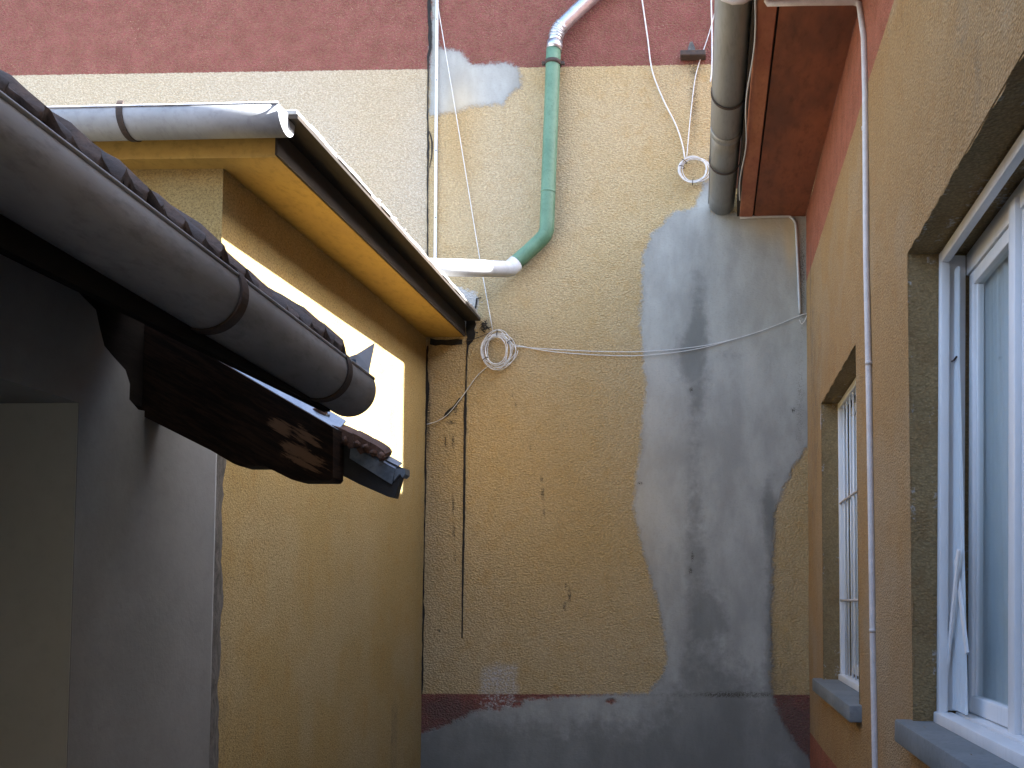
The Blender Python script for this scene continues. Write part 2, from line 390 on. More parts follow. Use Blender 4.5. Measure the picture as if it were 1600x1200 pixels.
def paint_back(P):
    px = proj(P); n = fbm(P, 2.2, 11.)
    red = P[:, 2]-6.04
    zd = .845
    dado = np.where((px[:, 0] > 640), zd-P[:, 2], -1.)
    red = np.maximum(red, dado)
    cem = np.maximum.reduce([sdm(px, CEM1), sdm(px, CEM2), sdm(px, CEM3)])
    cem = np.clip(cem, -.3, .3)
    # bits of old red left showing in the cement skirt, and ochre by the corner conduit
    for (x, y, r) in ((955, 1096, 5), (805, 1099, 7), (772, 1106, 5)):
        cem = np.minimum(cem, (np.hypot((px[:, 0]-x)*.6, (px[:, 1]-y)*1.5)+9*(fbm(P, 12., 70.)-.5)-r)/194.)
    warm = .9*gauss(px, 720, 210, 35, 90)+.35*gauss(px, 880, 120, 90, 40)+.5*gauss(px, 940, 850, 130, 170)+.55*gauss(px, 830, 620, 200, 200)
    warm = warm+.95*gauss(px, 1237, 372, 11, 50)+.5*gauss(px, 1205, 355, 45, 28)+.18*gauss(px, 1185, 500, 60, 150)
    damp_and_dark = (.75*gauss(px, 1092, 520, 16, 150)+.7*gauss(px, 1070, 555, 22, 45)+.5*gauss(px, 1084, 760, 17, 190)*(.4+1.2*n)+.35*gauss(px, 1090, 900, 28, 120)
            + .75*gauss(px, 1112, 965, 30, 38)+.65*gauss(px, 1115, 1110, 70, 90)+.55*gauss(px, 1203, 930, 10, 190)+.5*gauss(px, 1200, 790, 18, 60)
            + .35*gauss(px, 1150, 560, 40, 80)+.5*gauss(px, 720, 1160, 80, 45)+.4*gauss(px, 930, 1170, 160, 40)+.3*gauss(px, 1230, 950, 20, 130))
    dirt_and_dark = (.55*gauss(px, 1084, 160, 9, 70)+.35*gauss(px, 1086, 105, 22, 12)+.75*gauss(px, 668, 640, 4, 60)+.25*gauss(px, 690, 760, 40, 250)+.5*gauss(px, 1254, 420, 6, 90)  # includes broad darker bands beside both wall corners
            + .30*gauss(px, 1060, 1086, 350, 4)+.45*sst(px[:, 0], 1040, 1070)*gauss(px, 1150, 1085, 60, 6)+.3*gauss(px, 1250, 640, 10, 120))
    damp_and_dark = damp_and_dark+.70*sst(-P[:, 2], -1.0, -.1)*(.3+1.1*fbm(P, 1.6, 50.))+.35*sst(-P[:, 2], -1.5, -.9)*fbm(P, 1.2, 60.)  # darker towards the foot of the wall
    # pinholes and drips
    for (x, y, r, ry) in ((1080, 609, 3.2, 4), (1239, 641, 4, 4), (846, 748, 2.6, 6), (848, 772, 3.2, 12), (850, 800, 2.2, 8), (884, 915, 2.4, 6), (890, 930, 3, 13), (882, 948, 3, 9),
                          (862, 497, 2.5, 2.5), (806, 632, 2.2, 5), (800, 618, 2, 4), (829, 700, 2, 5), (1082, 870, 3, 9), (1079, 892, 3.4, 5), (686, 985, 2.5, 3),
                          (712, 640, 3, 8), (704, 660, 8, 3), (696, 690, 2, 7), (708, 690, 2.2, 9), (1000, 755, 5, 3), (708, 790, 1.8, 12), (709, 830, 1.8, 14), (711, 870, 1.6, 9)):
        dirt_and_dark = dirt_and_dark+.85*gauss(px, x, y, r*.85, ry)
    pale = np.clip(sdm(px, PALE), -.3, .3)
    blot = sdm(px, [(748, 1040), (780, 1032), (812, 1034), (814, 1084), (806, 1112), (742, 1112)])-.02
    pale = np.maximum(pale, np.minimum(blot*.3, .010)-.016)
    blt = sst(blot+.05*(fbm(P, 20., 90.)-.5), -.02, .03)
    damp_and_dark = damp_and_dark+.55*gauss(px, 700, 1105, 45, 20)+.5*gauss(px, 1245, 1130, 30, 40)
    ash = .85*sst(-px[:, 0], -671, -664)*sst(-px[:, 1], -600, -450)*(.6+.7*n)+.35*gauss(px, 800, 300, 150, 200)+.8*blt
    return dict(ash=np.clip(ash, 0, 1), red=red, cem=cem, warm=warm*(.6+.8*n), damp_and_dark=damp_and_dark*(.75+.5*n), dirt_and_dark=dirt_and_dark, pale=pale)
us = np.concatenate([np.arange(-9, -6.2, .4), np.arange(-6.2, -2.5, .05), np.arange(-2.5, .95, .0125), [1.0, 1.3, 1.6]])
vs = np.concatenate([np.arange(0, 7.0, .0125), [7.0, 7.6, 8.4]])
grid_wall('wall', us, vs, lambda u, v: np.stack([u, 0*u+D, v], 1), [], paint_back, M['back'], tall, .004, (0, -1, 0))
mb = MB().box(-9, 1.6, D+.05, D+5, 0, 8.39); mb.build('building_core', M['farwall'], tall)
mb = MB().prism([(-9.4, D-.35, 8.4), (2.0, D-.35, 8.4), (2.0, D+2.5, 10.1), (-9.4, D+2.5, 10.1)], (0, 0, .12))
mb.prism([(-9.4, D+2.5, 10.1), (2.0, D+2.5, 10.1), (2.0, D+5.4, 8.4), (-9.4, D+5.4, 8.4)], (0, 0, .12)); mb.build('roof', M['rooftile'], tall)

def strip(name, pts, plane, mat, parent, th=.003, jag=.25, label=None, sub=7):
    """pts: (px,py,width px) polyline on a wall plane -> thin ragged strip"""
    L = []; Rr = []
    P = [np.array(p, float) for p in pts]
    Q = []
    for a, b in zip(P[:-1], P[1:]):
        m = max(2, int(np.hypot(*(b-a)[:2])/sub))
        Q += [a+(b-a)*k/m for k in range(m)]
    Q.append(P[-1]); n = len(Q)
    vs = []; fs = []
    for i, q in enumerate(Q):
        t = (Q[min(i+1, n-1)]-Q[max(i-1, 0)])[:2]; t = t/np.hypot(*t); nn = np.array([-t[1], t[0]])
        w = q[2]*(1+random.uniform(-jag, jag))/2; c = q[:2]+nn*random.uniform(-jag, jag)*q[2]*.5
        for e in (c-nn*w, c+nn*w):
            p = plane(*e); vs.append(p); vs.append(p+(OO-p)/np.linalg.norm(OO-p)*th)
    for i in range(n-1):
        a = i*4; b = a+4
        fs += [(a+1, a+3, b+3, b+1), (a, a+1, b+1, b), (a+3, a+2, b+2, b+3)]
    fs += [(0, 2, 3, 1), (n*4-4, n*4-3, n*4-1, n*4-2)]
    return MB().add(vs, fs).build(name, mat, parent, label=label)
bk = lambda x, y: onY(x, y, D-.004)
strip('crack', [(676, -340, 4), (674, -160, 6), (672, -20, 7), (670, 20, 5), (672, 50, 6), (672, 75, 4), (669, 90, 3), (668, 180, 2), (669, 230, 3.5), (668, 300, 2), (668, 410, 2)], bk, M['black'], tall, label='dark vertical crack in the cream wall')
strip('crack', [(736, 500, 14), (735, 528, 13), (731, 540, 3), (729, 560, 2), (728, 600, 2.2), (727, 640, 5), (726, 700, 3.6), (725, 800, 3.6), (723, 900, 3), (722, 997, 2)], bk, M['black'], tall, jag=.15, label='long straight tarred seam ending partway down the wall')
strip('crack', [(668, 540, 3), (667, 585, 4), (667, 600, 7), (667, 625, 6), (666, 645, 3), (665, 700, 1.6), (665, 730, 3.5), (665, 760, 2), (663, 850, 1.6), (661, 940, 2.5), (662, 960, 4), (661, 985, 2), (660, 1060, 3), (659, 1085, 1.5)], bk, M['black'], tall, jag=.35, label='ragged black joint along the annex corner')
strip('crack', [(672, 534, 9), (690, 535, 8), (722, 535, 9)], bk, M['black'], tall)
strip('crack', [(719, 622, 3), (709, 636, 5), (697, 648, 6), (694, 651, 2)], bk, M['black'], tall)
strip('crack', [(740, 497, 2), (743, 480, 2.5), (745, 466, 2), (752, 465, 1.5)], bk, M['black'], tall)
strip('crack', [(671, 205, 1), (675, 222, 2), (675, 240, 2), (671, 262, 1)], bk, M['black'], tall)

# ------------------------------------------------------------------ yellow annex, left of the passage
annex = thing('annex_building', 'yellow rendered annex with overhanging flat roof and a sunlit patch on its side', 'building', (XL, YA, 0))
def paint_annex(P):
    px = proj(P); n = fbm(P, 3., 5.)
    dirt_and_dark = .30*sst(P[:, 2], 3.3, 3.75)+.25*gauss(px, 655, 900, 10, 350)+.4*sst(-P[:, 2], -.5, 0)  # darker under the eave and along the inner corner; splash dirt at the base
    warm = .35*sst(P[:, 2], 2.2, 3.7)*(.5+n)
    a = P[:, 1]+P[:, 0]; rn = sst(fbm(np.stack([a*8, P[:, 2]*.5, 0*a+2.], 1), 1., 3., 4), .5, .72)
    damp_and_dark = .30*rn*sst(-P[:, 2], -2.4, -.8)+.22*sst(fbm(P, 1.3, 40.), .5, .7)+.3*gauss(px, 345, 950, 14, 320)
    ash = .45*sst(fbm(P, 1.6, 14.), .48, .7)*sst(-P[:, 2], -2.5, -1.7)
    return dict(dirt_and_dark=dirt_and_dark*(.4+1.0*n), warm=warm, damp_and_dark=damp_and_dark, ash=ash)
us = np.concatenate([np.arange(YA, D, .02), [D]]); vs = np.arange(0, 3.9, .02)
grid_wall('wall', us, vs, lambda u, v: np.stack([0*u+XL, u, v], 1), [], paint_annex, M['annex'], annex, .004, (1, 0, 0))
us = np.concatenate([np.arange(-7, -4.6, .4), np.arange(-4.6, XL, .02), [XL]])
grid_wall('wall', us, np.arange(0, 3.9, .02), lambda u, v: np.stack([u, 0*u+YA, v], 1), [], paint_annex, M['annex'], annex, .004, (0, -1, 0))
# soffit line rises slightly to the back
zs = lambda y: 3.66+(y-4.3)*.03
XV = -2.004; XE = -1.865; YF = 4.315
mb = MB().prism([(-7, YF, zs(YF)), (XV, YF, zs(YF)), (XV, D-.01, zs(D)), (-7, D-.01, zs(D))], (0, 0, .13)); mb.build('soffit', M['soffitA'], annex)
mb = MB().prism([(XV, YF-.02, zs(YF)+.003), (XV+.012, YF-.02, zs(YF)+.003), (XV+.012, YF-.02, zs(YF)+.125), (XV, YF-.02, zs(YF)+.125)], (0, D-YF-.005+.02-.01, (zs(D)-zs(YF))))
mb.build('verge_board', M['verge'], annex)
mb = MB().prism([(-7, YF-.1, zs(YF)+.132), (XE, YF-.1, zs(YF)+.132), (XE, D-.012, zs(D)+.132), (-7, D-.012, zs(D)+.132)], (0, 0, .02)); mb.build('roof_underlay', M['verge'], annex)
mb = MB().prism([(-7, YF-.09, zs(YF)+.1535), (XE-.35, YF-.09, zs(YF)+.1535), (XE-.35, D-.012, zs(D)+.1535), (-7, D-.012, zs(D)+.1535)], (0, 0, .016)); mb.build('roof_bounce_sheet', M['roofsheet'], annex)  # pale top sheet added to bounce sun onto the end wall
# ragged felt / tile edge lying on the verge
n = 22; y0 = YF-.1
for i in range(n):
    ya = y0+(D-.02-y0)*i/n; yb = y0+(D-.02-y0)*(i+1)/n-.006
    e = XE+random.uniform(-.004, .008); zb = zs(ya)+.1535; h = .02+random.uniform(0, .012)
    k = MB().bbox(e-.34, e, ya, yb, 0, h, .004, 1)
    k.v = [(x, y, z+zs(y)+.1535) for x, y, z in k.v]
    k.build('roof_slate', M['roofsheet'], annex)
for i in range(34):
    y = random.uniform(5.2, D-.1); r = random.uniform(.008, .022); bm = bmesh.new(); bmesh.ops.create_icosphere(bm, subdivisions=1, radius=r)
    k = MB().add([Vector((XE-.01+random.uniform(-.03, .004), y, zs(y)+.186))+v.co*random.uniform(.7, 1.2) for v in bm.verts], [tuple(v.index for v in f.verts) for f in bm.faces]); bm.free()
    k.build('mortar_lump', M['roofsheet'], annex)

# front gutter of the annex
gA = thing('rain_gutter', 'pale zinc half round gutter along the front eave of the yellow annex', 'gutter', (-3, 4.2, 3.8), 'rain gutters')
rA = .088; c1 = onY(452, 182, 4.20); ca = Vector((-6.5, 4.20, c1[2]-.03)); cb = Vector((c1[0]-.012, 4.20, c1[2]))
MB().arc(ca, cb, rA, .004, 168, 378, 30, 12, perp=(0, 1, 0)).build('trough', M['zinc'], gA, True)
MB().tube([ca+Vector((0, -rA*.98, .018)), cb+Vector((0, -rA*.98, .018))], .007, 8).build('rim_bead', M['steel'], gA, True)
poly = [cb+Vector((0, math.cos(R(a))*(rA-.006), math.sin(R(a))*(rA-.006))) for a in range(168, 379, 14)]
MB().prism([p+Vector((-.004, 0, 0)) for p in poly], (.004, 0, 0)).build('end_cap', M['zinc'], gA)
p = onY(205, 182, 4.20)
for xx in (p[0], p[0]-.95):
    c = ca.lerp(cb, (xx-ca.x)/(cb.x-ca.x)); k = MB().arc(c-Vector((.014, 0, 0)), c+Vector((.014, 0, 0)), rA+.006, .005, 150, 330, 20, 2, perp=(0, 1, 0))
    k.build('bracket', M['iron'], gA)

# ------------------------------------------------------------------ right house
house = thing('house', 'tan roughcast house with two white windows and red painted eaves along the passage', 'house', (XR, 5, 0))
WIN = [(2.26, 3.84, 1.12, 3.0), (5.2, 6.8, 1.04, 3.0)]
def runs(a, z, o=0., s=9.): return sst(fbm(np.stack([a*s, z*.55, 0*z+o], 1), 1., o, 4), .50, .72)
def paint_right(P):
    px = proj(P); n = fbm(P, 2., 3.); y, z = P[:, 1], P[:, 2]
    red = np.maximum(z-4.2, .55-z)
    dirt_and_dark = .25*sst(z, 4.45, 4.72)*n*2 + .22*sst(-z, -1.6, -.6)  # darker towards the eave and towards the bottom of the wall
    for (a, b, c, d) in WIN:
        e = np.minimum.reduce([np.abs(y-a)+9*((z < c) | (z > d)), np.abs(y-b)+9*((z < c) | (z > d))])
    # splashes of limewash near the far jamb of the big window
    pale = np.full(len(P), -.3)
    for (x, yy, r) in ((1420, 640, .03), (1424, 760, .018), (1436, 900, .02), (1440, 840, .016), (1395, 860, .01), (1421, 655, .03), (1385, 700, .008), (1432, 700, .01)):
        q = onX(x, yy, XR); pale = np.maximum(pale, r-.045-np.hypot((y-q[1])*1.0, (z-q[2])*.35)*.9)
    q = onX(1285, 648, XR); pale = np.maximum(pale, .05-np.hypot(y-6.83, (z-2.9)*.7))
    warm = .3*n+.25*sst(z, 2.6, 4.2)
    damp_and_dark = .3*gauss(px, 1300, 560, 20, 70)+.3*gauss(px, 1275, 760, 12, 120)
    rn = runs(y, z, 4.)
    damp_and_dark = damp_and_dark*(.4+1.1*n)+.32*rn*sst(z, 2.2, 4.2)+.35*rn*sst(-z, -1.05, -.5)+.25*sst(fbm(P, 1.1, 21.), .5, .7)
    ash = .55*sst(fbm(P, .9, 33.), .45, .65)*sst(-z, -2.6, -1.4)+.25*sst(fbm(P, 2.3, 8.), .52, .7)
    return dict(red=red, dirt_and_dark=dirt_and_dark, pale=pale, warm=warm, damp_and_dark=damp_and_dark, ash=np.clip(ash, 0, 1))
us = np.concatenate([np.arange(-6, 1.9, .4), np.arange(1.9, D, .02), [D]]); us = np.unique(np.round(us, 3)); vs = np.round(np.arange(0, 4.761, .02), 3)
grid_wall('wall', us, vs, lambda u, v: np.stack([0*u+XR, u, v], 1), WIN, paint_right, M['right'], house, .007, (-1, 0, 0), .014)
# thickness behind and reveals
RD = .30
for wi, (y0, y1, z0, z1) in enumerate(WIN):
    k = []
    def rev(nm, us, vs, place, nrm):
        def pp(P): 
            nn = fbm(P, 6., 4.); return dict(dirt_and_dark=.25*nn, pale=np.where((P[:, 0] < XR+.025) | (P[:, 0] > XR+.075), -.085+.105*fbm(P, 9., 9.), -.3), damp_and_dark=.3*fbm(P, 2., 17.))
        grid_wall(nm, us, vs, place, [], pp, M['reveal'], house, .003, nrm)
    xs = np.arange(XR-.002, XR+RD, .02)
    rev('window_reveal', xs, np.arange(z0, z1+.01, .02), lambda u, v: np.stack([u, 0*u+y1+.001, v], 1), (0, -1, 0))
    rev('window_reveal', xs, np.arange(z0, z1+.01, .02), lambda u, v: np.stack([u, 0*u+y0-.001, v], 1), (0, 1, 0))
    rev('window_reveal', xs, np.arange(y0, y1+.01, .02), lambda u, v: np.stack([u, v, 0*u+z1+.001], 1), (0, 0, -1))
# masonry behind the render (keeps the rooms closed)
mb = MB()
ys = [-6, WIN[0][0]-.02, WIN[0][1]+.02, WIN[1][0]-.02, WIN[1][1]+.02, D-.01]
for a, b in ((0, 1), (2, 3), (4, 5)): mb.box(XR+.012, XR+RD, ys[a], ys[b], 0, 4.74)
for (y0, y1, z0, z1) in WIN:
    mb.box(XR+.012, XR+RD, y0-.02, y1+.02, 0, z0-.06); mb.box(XR+.012, XR+RD, y0-.02, y1+.02, z1+.02, 4.74)
mb.build('masonry', M['farwall'], house)
mb = MB().box(XR+RD, 5, -6, D-.02, -.02, .3).box(4.9, 5.2, -6, D-.02, 0, 4.7).box(XR+RD, 5, D-.12, D-.02, .3, 4.7).box(XR+RD, 5, -6, -5.9, .3, 4.7).box(XR+RD, 5, 4.3, 4.4, .3, 4.7)
mb.build('room_walls', M['room'], house)
MB().box(XR+RD, 5, -6, D-.02, 4.60, 4.70).build('ceiling', M['room'], house)
ZS = 4.745
MB().box(.385, XR-.004, -6, D-.008, ZS, ZS+.02).build('soffit_board', M['soffitR'], house)
MB().bbox(.265, .372, -6, D-.008, ZS-.006, ZS+.02, .004, 1).build('soffit_board', M['soffitR2'], house, label='orange red outer eave board')
MB().box(.372, .385, -6, D-.009, ZS+.012, ZS+.03).build('soffit_gap', M['black'], house)
MB().box(.243, .263, -6, D-.009, ZS+.004, ZS+.17).build('fascia_board', M['verge'], house)
mb = MB().prism([(.14, -6.3, 4.93), (5.2, -6.3, 4.93+5.06*.5), (5.2, D-.02, 4.93+5.06*.5), (.14, D-.02, 4.93)], (0, 0, .06)); mb.build('roof', M['rooftile'], house)

def window(wi, name_label, XF, mull, glaze, parent=house):
    y0, y1, z0, z1 = WIN[wi]
    w = bpy.data.objects.new('window', None); C.objects.link(w); w.parent = parent; w.location = Vector((XR, (y0+y1)/2, z0))-wloc(parent)
    w['label'] = name_label
    b = .045; dp_ = .036 if wi == 0 else .05
    k = MB(); zb = z0
    k.bbox(XF, XF+dp_, y1-b, y1-.002, zb, z1-.002, .005).bbox(XF, XF+dp_, y0+.002, y0+b, zb, z1-.002, .005)
    k.bbox(XF+.001, XF+dp_-.001, y0+b, y1-b, z1-b-.005, z1-.004, .005).bbox(XF-.012, XF+.062, y0+.004, y1-.004, zb-.004, zb+.045, .006)
    k.build('frame', M['paintwhite'], w, autos=35)
    return w
# big window: outer casing, inner sashes, net curtains, loose slats between
w = window(0, 'large white double casement window with pale net curtains', XR+.088, 0, 0)
y0, y1, z0, z1 = WIN[0]; XS = XR+.20
def sash(ya, yb, za, zb, w, X=XS, st=.055, dep=.045, sec=.04):
    k = MB()
    k.bbox(X, X+dep, ya, ya+st, za, zb, .006).bbox(X, X+dep, yb-st, yb, za, zb, .006)
    k.bbox(X+.001, X+dep-.001, ya+st, yb-st, zb-st, zb-.001, .006).bbox(X+.001, X+dep-.001, ya+st, yb-st, za+.001, za+st*1.25, .006)
    k.bbox(X+.014, X+dep-.004, ya+st, ya+st+.016, za+st, zb-st, .003, 1).bbox(X+.014, X+dep-.004, yb-st-.016, yb-st, za+st, zb-st, .003, 1)
    k.build('sash', M['paintwhite'], w, autos=35)
    MB().box(X+.022, X+.026, ya+st*.8, yb-st*.8, za+st*.8, zb-st*.8).build('pane', M['glass'], w)
sash(3.24, 3.80, z0+.05, z1-.10, w); sash(2.30, 3.16, z0+.05, z1-.10, w)
MB().bbox(XS-.02, XS+.05, 3.165, 3.235, z0+.04, z1-.05, .006).build('mullion', M['paintwhite'], w, autos=35)
MB().bbox(XS-.004, XS+.055, y0+.01, y1-.01, z1-.095, z1-.004, .006).build('head_rail', M['paintwhite'], w, autos=35)
MB().bbox(XR+.16, XS+.05, y0+.01, y1-.01, z0-.002, z0+.048, .006).build('inner_sill', M['paintwhite'], w, autos=35)
MB().box(XR+.122, XS-.006, y1-.012, y1-.002, z0+.05, z1-.01).build('box_lining', M['paintwhite'], w)
def curtain(name, ya, yb, za, zb, X, amp, folds, parent, top=1., nu=120, nv=24, shear=0., tie=1.):
    vs = []; fs = []
    for j in range(nv+1):
        t = j/nv; z = za+(zb-za)*t; sq = 1-(1-top)*min(1, t/tie)**1.1
        for i in range(nu+1):
            s = i/nu; y = yb-(yb-ya)*s*sq-shear*t
            x = X+amp*math.sin(s*folds*6.283+.6*math.sin(3*t+5*s))*(1-.35*t)+.4*amp*math.sin(s*folds*2.7*6.283+2*t)
            vs.append((x, y, z))
    m = nu+1
    fs = [(j*m+i, j*m+i+1, (j+1)*m+i+1, (j+1)*m+i) for j in range(nv) for i in range(nu)]
    return mesh_obj(name, vs, fs, M['curtain'], parent, True)
curtain('curtain', 3.60, 3.815, z0+.06, 2.92, XR+.148, .006, 6, w, .30, 160, 30, 0., .80)
MB().tube([(XR+.138, 3.815, 2.555), (XR+.136, 3.78, 2.55), (XR+.138, 3.745, 2.556)], .004, 6).build('curtain_tie', M['iron'], w, True)
curtain('curtain', 3.25, 3.80, z0+.08, 2.88, XS+.052, .008, 6, w, .85)
curtain('curtain', 2.34, 3.15, z0+.08, 2.88, XS+.052, .008, 8, w, .97)
def slat(a, b, wd, th, parent):
    a = Vector(a); b = Vector(b); d = (b-a).normalized(); s = d.cross(Vector((1, 0, 0))).normalized()
    poly = [a-s*wd/2, b-s*wd/2, b+s*wd/2, a+s*wd/2]
    MB().prism(poly, (th, 0, 0)).build('slat', M['paintwhite'], parent)
X0 = XR+.122
slat(onX(1491, 858, X0), onX(1473, 1095, X0), .03, .008, w)
slat(onX(1487, 872, X0+.012), onX(1507, 1020, X0+.012), .03, .008, w)
# small far window with bars
w2 = window(1, 'tall narrow looking white window with thin bars, farther along the wall', XR+.115, 0, 0)
y0, y1, z0, z1 = WIN[1]
sash(6.03, 6.76, z0+.05, z1-.055, w2, XR+.19); sash(5.24, 5.97, z0+.05, z1-.055, w2, XR+.19)
MB().bbox(XR+.13, XR+.24, 5.975, 6.025, z0+.045, z1-.05, .006).build('mullion', M['paintwhite'], w2, autos=35)
for i in range(9):
    y = y1-.17-i*.145
    MB().tube([(XR+.135, y, z0+.05), (XR+.135, y, z1-.05)], .007, 8).build('bar', M['paintwhite'], w2, True)
for z in (z0+.56, z0+1.24):
    MB().tube([(XR+.121, y1-.05, z), (XR+.121, y0+.05, z)], .008, 8).build('cross_bar', M['cablep'], w2, True)
curtain('curtain', 5.3, 6.7, z0+.1, z1-.12, XR+.30, .02, 12, w2, .96, 200, 6)
# sills
MB().bbox(XR-.065, XR+.10, 2.2, 3.895, 1.035, 1.125, .009, 2).build('sill', M['sill'], w, autos=40)
MB().bbox(XR-.065, XR+.12, 5.13, 6.93, .955, 1.045, .009, 2).build('sill', M['sill'], w2, autos=40)

w.rotation_euler = (0, .019, 0)
# right gutter
gR = thing('rain_gutter', 'dull zinc half round gutter under the red eaves of the tan house', 'gutter', (.12, 6, 4.85), 'rain gutters')
a = Vector((.118, D-.035, 4.852)); b = Vector((.118+.014*13, -6, 4.90)); rG = .104
at = lambda y: a.lerp(b, (y-a.y)/(b.y-a.y))
MB().arc(a, at(6.44), rG, .004, 180, 360, 30, 6).build('trough', M['zinc_dark'], gR, True)
MB().arc(at(6.50), b, rG+.004, .004, 180, 360, 30, 12).build('trough', M['zinc_dark'], gR, True)
MB().arc(at(6.43), at(6.51), rG+.008, .004, 182, 358, 30, 2).build('seam_band', M['zinc_dark'], gR, True)
MB().tube([a+Vector((-rG, 0, 0)), at(5.0)+Vector((-rG, 0, 0)), b+Vector((-rG, 0, 0))], .008, 8).build('rim_bead', M['zinc_dark'], gR, True)
MB().prism([a+Vector((math.cos(R(q))*rG*.98, 0, math.sin(R(q))*rG*.98)) for q in range(180, 361, 12)], (0, -.004, 0)).build('end_cap', M['zinc_dark'], gR)
for y in (6.0, 6.94, 4.9, 3.8):
    k = MB().arc(at(y-.012), at(y+.012), rG+.014, .005, 168, 362, 24, 2); k.build('bracket', M['iron'], gR)

# ------------------------------------------------------------------ low white house, near left
low = thing('low_house', 'low white plastered house with dark timber eaves and doorway, nearest on the left', 'house', (XW, 1.5, 0))
YE = 3.535; YJ = 2.735; ZL = 2.178
def wl_poly(px): return [onX(x, y, XW) for x, y in px]
notch = wl_poly([(90, 421), (118, 452), (150, 484), (156, 512), (163, 540), (176, 556), (196, 578), (203, 600), (202, 624), (216, 640)])
poly = [(XW, YJ, 0), (XW, YJ, ZL), (XW, 1.55, ZL), (XW, 1.55, 0), (XW, -3, 0), (XW, -3, 2.60), (XW, 2.64, 2.60)] + [tuple(p) for p in notch] + [(XW, 3.2, 2.23), (XW, YE-.012, 2.21), (XW, YE-.012, 0)]
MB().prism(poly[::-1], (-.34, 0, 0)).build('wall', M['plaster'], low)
MB().box(XW-.335, XW-.0015, YJ-.0025, YJ-.0005, 0, ZL-.001).build('door_jamb', M['jamb'], low)
MB().box(XW-.39, XW-.345, 1.5, YJ+.05, 0, ZL+.05).build('door', M['jamb'], low)
# a plaster bead rounding the end of the wall and rough mortar where it meets the annex
MB().tube([(XW-.016, YE-.012, 0), (XW-.016, YE-.012, 2.2)], .0165, 14).build('corner_bead', M['plaster'], low, True)
vs = []; fs = []; nz = 60; pa = np.array((XW-.03, YE+.0, 0)); pb = np.array((XL-.01, YA-.01, 0))
for j in range(nz+1):
    for i in range(6):
        t = i/5; p = pa+(pb-pa)*t; z = 2.2*j/nz; side = .018*(mnoise.noise((t*6, z*7, 1))+.6*mnoise.noise((t*15, z*31, 4)))
        vs.append((p[0]+side*.9+.055*math.sin(t*3.14)**.6, p[1]+side*.4, z))
fs = [(j*6+i, j*6+i+1, (j+1)*6+i+1, (j+1)*6+i) for j in range(nz) for i in range(5)]
mesh_obj('mortar_joint', vs, fs, M['mortar'], low, True)
# roof deck: eave at XE2
SL = .56; XE2 = -1.2; ZE = 2.187; YG = 2.95
deck = [(XE2, ZE), (-4.2, ZE+3*SL), (-4.2, ZE+3*SL+.09), (XE2, ZE+.09)]
MB().prism([(x, YG, z) for x, z in deck], (0, -6, 0)).build('roof_deck', M['boards'], low)
MB().box(XE2-.002, XE2+.02, -3, YG-.005, ZE+.002, ZE+.10).build('fascia_board', M['boards'], low)
MB().box(XW-.33, XW-.005, 2.69, 3.055, 2.23, 2.62).build('wall_plate', M['boards'], low)
MB().box(XW-3, XW-.42, -3, 3.3, 0, 2.4).build('house_core', M['farwall'], low)
MB().prism([(-4.2, -3, ZE+3*SL), (-4.2, YE, ZE+3*SL), (-7, YE, ZE+.2), (-7, -3, ZE+.2)], (0, 0, .09)).build('roof', M['tile'], low)
for y in (.6, 1.35):
    MB().prism([(XE2-.01, y, ZE-.004), (XW-.1, y, ZE-.004+(.74-.01)*SL), (XW-.1, y, ZE-.11+(.74-.01)*SL), (XE2-.12, y, ZE-.05), (XE2-.01, y, ZE-.06)], (0, .08, 0)).build('rafter', M['wood'], low)
# eave tiles with two rolls each; one mesh shared
def tile_mesh(sd):
    vs = []; fs = []; nu = 20; nv = 5; L = .36; W = .152
    for s in (0, 1):
        for j in range(nv+1):
            for i in range(nu+1):
                t = i/nu; q = j/nv
                h = .036*abs(math.sin(t*2*math.pi))**1.3+.004*math.sin(17*t+5*q)+.005*mnoise.noise((t*7+sd, q*4, sd*3.1))+.008*mnoise.noise((t*16+sd*5, q*9, sd*1.7))-(.012 if j == 0 else 0)
                e = .008*math.sin(t*2*math.pi*2+.7)+.014*mnoise.noise((t*5+sd*2, 1.5, sd))
                vs.append((-q*L*.872+(e if j == 0 else 0)-.012*s*.5, t*W, q*L*.488+h-.024*s))
    m = nu+1; N = m*(nv+1)
    for j in range(nv):
        for i in range(nu):
            a = j*m+i; fs.append((a, a+1, a+m+1, a+m)); fs.append((N+a, N+a+m, N+a+m+1, N+a+1))
    for i in range(nu): fs.append((i, N+i, N+i+1, i+1)); q = nv*m+i; fs.append((q, q+1, N+q+1, N+q))
    for j in range(nv): a = j*m; fs.append((a, a+m, N+a+m, N+a)); b = a+nu; fs.append((b, N+b, N+b+m, b+m))
    me = bpy.data.meshes.new('roof_tile'); me.from_pydata(vs, [], fs); me.validate(); me.update()
    me.polygons.foreach_set('use_smooth', [True]*len(me.polygons)); me.set_sharp_from_angle(angle=R(75)); me.materials.append(M['tile']); return me
tms = [tile_mesh(k) for k in range(5)]; off = wloc(low)
for row in range(3):
    for i in range(19):
        y = YG-.03-.148*(i+1)+(.074 if row % 2 else 0)
        zt = 2.368+(3.04-y)*.032
        o = bpy.data.objects.new('roof_tile', tms[(i*3+row*2) % 5]); C.objects.link(o); o.parent = low
        o.location = Vector((-1.125-row*.27+random.uniform(-.012, .012), y, zt-.005+row*.155+random.uniform(-.007, .009)))-off
        o.rotation_euler = (R(random.uniform(-2, 2)), R(random.uniform(-3, 3)), R(random.uniform(-2, 2)))
MB().prism([(x, YG, z+.092) for x, z in ((XE2, ZE), (-4.2, ZE+3*SL), (-4.2, ZE+3*SL+.05), (XE2, ZE+.06))], (0, -6, 0)).build('roof', M['tile'], low)
